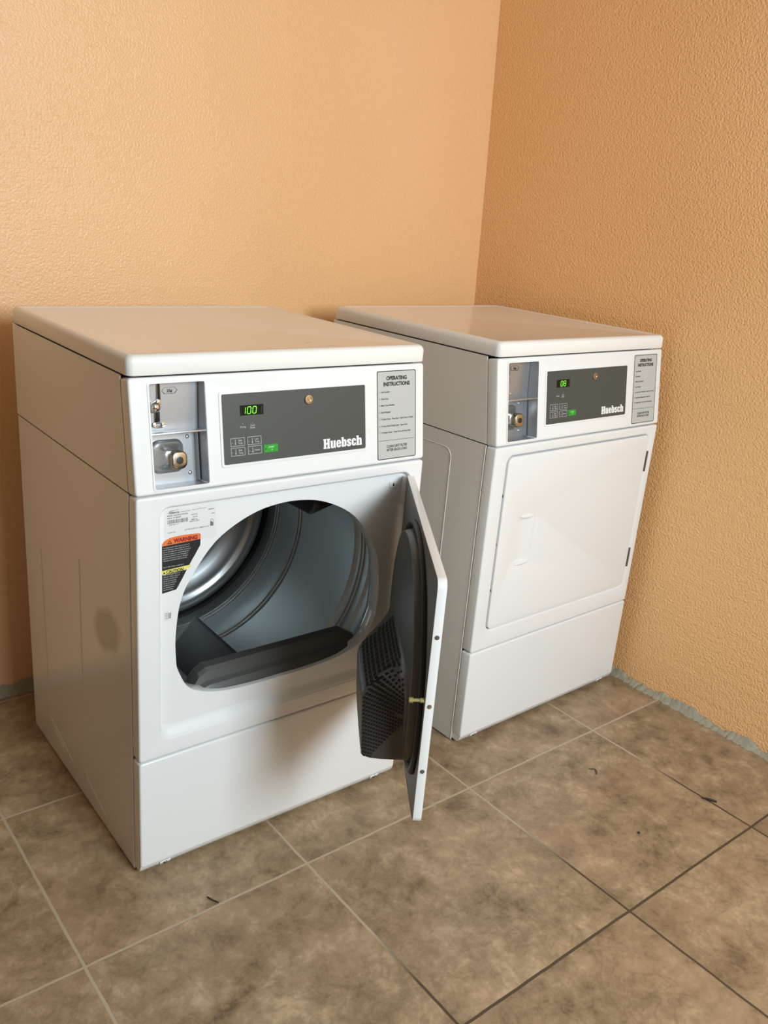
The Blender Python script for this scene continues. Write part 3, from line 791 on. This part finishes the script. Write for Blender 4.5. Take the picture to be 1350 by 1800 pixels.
        plate(bm, [[(.1595+.0036*math.cos(a*math.pi/8), .7790+.0036*math.sin(a*math.pi/8)) for a in range(16)], [(.1595+.0028*math.cos(a*math.pi/8), .7790+.0028*math.sin(a*math.pi/8)) for a in range(16)]], .0003, .0005, MR)
        plate(bm, [[(.1560, .7755), (.1600, .7755), (.1580, .7790)]], .0003, .0005, MR)
        P('label_lettering', bm, 'greyink', rl)
        # warning label
        poly = [(.0560, .7462), (.0590, .7510), (.0630, .7540), (.0700, .7568), (.0800, .7585), (.1000, .7590), (.1320, .7575), (.1350, .7560), (.1362, .7530), (.1353, .7322), (.1250, .7150), (.1180, .7040), (.1091, .6892), (.0980, .6690), (.0890, .6540), (.0853, .6482), (.0559, .6450)]
        bm = bmesh.new(); plate(bm, [poly], .0001, .0004, MR)
        wl = P('warning_label', bm, 'ink')
        bm = bmesh.new()
        plate(bm, [[(.0560, .7430), (.0560, .7462), (.0590, .7510), (.0630, .7540), (.0700, .7568), (.0800, .7585), (.1000, .7590), (.1320, .7575), (.1350, .7560), (.1362, .7530), (.1358, .7450)]], .0003, .0007, MR)
        P('orange_header', bm, 'orange', wl)
        bm = bmesh.new(); text(bm, 'WARNING', .0800, .7465, .0112, MR, .0006, sx=.90, off=.0009)
        P('warning_lettering', bm, 'red', wl)
        bm = bmesh.new(); plate(bm, [[(.0560, .6840), (.0560, .6925), (.1165, .6950), (.1130, .6890), (.1060, .6860)]], .0003, .0007, MR)
        P('yellow_strip', bm, 'yellow', wl)
        bm = bmesh.new()
        text(bm, 'CAUTION', .0640, .6856, .0088, MR, .0003, sx=.9, off=.0009)
        P('caution_lettering', bm, 'ink', wl)
        bm = bmesh.new(); plate(bm, [[(.0665, .7455), (.0765, .7455), (.0715, .7530)], [(.0690, .7470), (.0740, .7470), (.0715, .7510)]], .0006, .0009, MR)
        P('warning_symbol', bm, 'ink', wl)
        bm = bmesh.new(); plate(bm, [[(.0575, .6858), (.0625, .6858), (.0600, .6905)]], .0006, .0009, MR)
        P('warning_symbol', bm, 'ink', wl)
        bm = bmesh.new()
        WORDS = ('To reduce the risk of fire, electric shock or injury', 'read all instructions before using this dryer and', 'Do not dry articles that have been cleaned in or', 'washed in, soaked in or spotted with gasoline', 'dry cleaning solvents or other flammable or',
                 'explosive substances as they give off vapors', 'Clean lint screen before each load of clothes', 'Do not allow children to play on or in the', 'dryer. Close supervision is necessary when', 'used near children. Before dryer is removed')
        def xr(z):   # right edge of the label at height z
            return min(.1335, .0853+(z-.6482)*.62)-.002
        k = 0; z = .7375
        while z > .6500:
            if .6835 < z < .6960: z -= .0039; continue
            if not (.702 < z < .707 or .7455 < z):
                s = WORDS[k % 10]; k += 1
                n = int((xr(z)-.0580)/.00152); text(bm, s[:max(n, 3)], .0580, z, .0034, MR, .00004, sx=.86, off=.0006)
            z -= .0044
        P('label_lettering', bm, 'greyline', wl)
        bm = bmesh.new(); plate(bm, [rect(.0590, .0760, .5850, .6060)], .0001, .0003, MR)
        sl = P('inspection_sticker', bm, 'paper')
        bm = bmesh.new()
        for i in range(4): plate(bm, [rect(.0618, .0675, .5895+i*.0036, .5905+i*.0036)], .0003, .0005, MR)
        plate(bm, [rect(.0690, .0705, .5890, .6010)], .0003, .0005, MR)
        plate(bm, [rect(.0718, .0736, .5890, .6015)], .0003, .0005, MR)
        P('label_lettering', bm, 'greyink', sl)

    # ---- drum
    if opened:
        DC = (.335, .575)
        MY = Matrix.Translation((DC[0], 0, DC[1])) @ Matrix(((1, 0, 0, 0), (0, 0, 1, 0), (0, -1, 0, 0), (0, 0, 0, 1)))  # lathe axis -> +y
        R = .315
        def groove(y, dr=-.0045, w=.012):
            return [(R, y-w*.9), (R+dr, y-w*.45), (R, y-w*.05), (R+dr*.2, y+w*.05), (R+dr, y+w*.5), (R, y+w*.95)]
        prof = [(R-.006, .068), (R, .072), (R, .100)]+groove(.118, -.003, .008)+groove(.153, -.0015)+groove(.180, -.004, .010)+[(R, .205), (R, .30), (R, .420)]+groove(.438, -.0015)+[(R, .455), (R, .500), (R, .530)]+groove(.549, -.0015)+[(R, .585), (R, .600)]
        bm = bmesh.new(); lathe(bm, prof, MY, 128)
        drum = P('drum', bm, 'galv', smooth=35)
        K = lambda name, bm, m, **kw: P(name, bm, m, drum, **kw)
        for yb in (.147, .159, .432, .444, .543, .555):
            bm = bmesh.new()
            tube(bm, [(DC[0]+(R-.0030)*math.cos(2*math.pi*t/96), yb, DC[1]+(R-.0030)*math.sin(2*math.pi*t/96)) for t in range(96)], .0023, 8, cyclic=True, up=Vector((0, 1, 0)))
            K('drum_rib', bm, 'ribsteel', smooth=80)
        bm = bmesh.new(); lathe(bm, [(R, .600), (.308, .604), (.296, .602), (.292, .612)], MY, 96); K('rear_seal', bm, 'rubber')
        bm = bmesh.new()
        prof = [(.300, .606), (.292, .598), (.288, .588), (.282, .582), (.272, .580), (.262, .582), (.255, .585), (.250, .590), (.240, .592), (.228, .5955), (.214, .602), (.198, .609), (.185, .613), (.172, .6135), (.158, .610), (.135, .601), (.10, .590), (.05, .582), (0, .580)]
        lathe(bm, prof, MY, 96); K('drum_back', bm, 'galvb', smooth=60)
        for a, ya, rt in ((47, .120, .186), (168, .130, .212), (267, .150, .212)):
            t = bmesh.new(); a_ = math.radians(a)
            hw = .075
            # triangular paddle along the drum: apex line at radius rt
            def pr(y, ap, s=1.):
                er = math.sqrt(R*R-(hw*s)**2)-.001
                return [(er, -hw*s, y), (ap+.006, -.006, y), (ap, 0, y), (ap+.006, .006, y), (er, hw*s, y)]
            secs = [pr(ya-.014, .240, .8), pr(ya-.004, rt+.006), pr(ya, rt), pr(.400, rt-.004), pr(.408, rt+.002), pr(.425, .285, .9)]
            V = loft(t, secs, closed=True); t.faces.new(V[0]); t.faces.new(V[-1])
            Mx = Matrix.Translation((DC[0], 0, DC[1])) @ Matrix(((math.cos(a_), -math.sin(a_), 0, 0), (0, 0, 1, 0), (math.sin(a_), math.cos(a_), 0, 0), (0, 0, 0, 1)))
            bm = bmesh.new(); merge(bm, t, Mx); K('drum_baffle', bm, 'baffle', smooth=25)
        # front bulkhead behind the opening
        bm = bmesh.new()
        plate(bm, [rrect(.006, W-.006, ZB-.02, ZS-.004, .01, 4), egg(1.01)], -.049, -.046, MF())
        loft(bm, [[(x, .046, z) for x, z in egg(1.01)], [(x, .060, z) for x, z in egg(1.03)], [(x, .070, z) for x, z in egg(1.055)]])
        P('front_bulkhead', bm, 'galvb', smooth=50)
        # lint filter housing across the bottom of the opening
        bm = bmesh.new(); n = 28; loops = []
        for i in range(n+1):
            f = i/n; x = .118+f*(.592-.118)
            c_ = abs(x-.339)/.23; zb = .380
            e = min(1, f/.085); e2 = min(1, (1-f)/.14)
            z0 = .3705; hz = .064*min(e, 1)*(.35+.65*e2)
            sag = .006*(1-c_*c_)
            loops.append([(x, .024, z0), (x, .024, z0+hz*.34-sag*0), (x, .029, z0+hz*.52), (x, .040, z0+hz*.60), (x, .044, z0+hz*.90), (x, .052, z0+hz), (x, .074, z0+hz*1.02), (x, .080, z0+hz*.9), (x, .080, z0)])
        V = loft(bm, loops); bm.faces.new(V[0]); bm.faces.new(V[-1][::-1])
        P('lint_filter_housing', bm, 'filter', smooth=20)
    root.location = loc; root.rotation_euler = (0, 0, rot)
    return root

build_dryer((0, 0, 0), 0, True, '100 ', 'white coin-operated dryer on the left with its door open and display reading 100')
build_dryer((0.9194, 0.0029, 0), 0.0254, False, ' 08 ', 'white coin-operated dryer beside the right wall with its door closed')

# ------------------------------------------------------------------ bits of debris on the tiles
def twig(name, pts, r, label):
    bm = bmesh.new(); tube(bm, pts, r, 6)
    o = finish(name, bm, M['debris'], smooth=60); tag(o, label, 'debris'); return o
twig('twig', [(1.310, -.505, .0028), (1.319, -.518, .0032), (1.329, -.536, .0028)], [.0022, .0032, .0024], 'thick dark twig lying along the grout line near the right wall')
twig('curl_of_thread', [(1.152, -.262, .0025), (1.163, -.270, .003), (1.162, -.279, .003), (1.150, -.288, .0025)], .0012, 'thin curled thread on the tile in front of the closed dryer')
twig('lint_thread', [(.092, -.122, .002), (.096, -.137, .004), (.104, -.148, .002)], .0016, 'short dark thread on the floor in front of the open dryer')
bm = bmesh.new(); bmesh.ops.create_icosphere(bm, subdivisions=2, radius=.0032, matrix=Matrix.Translation((1.051, -.498, .0022)) @ Matrix.Diagonal((1.2, 1, .7, 1)))
for v in bm.verts: v.co += Vector((random.uniform(-.0004, .0004), random.uniform(-.0004, .0004), 0))
tag(finish('crumb', bm, M['debris']), 'tiny black crumb in the middle of a floor tile', 'debris')
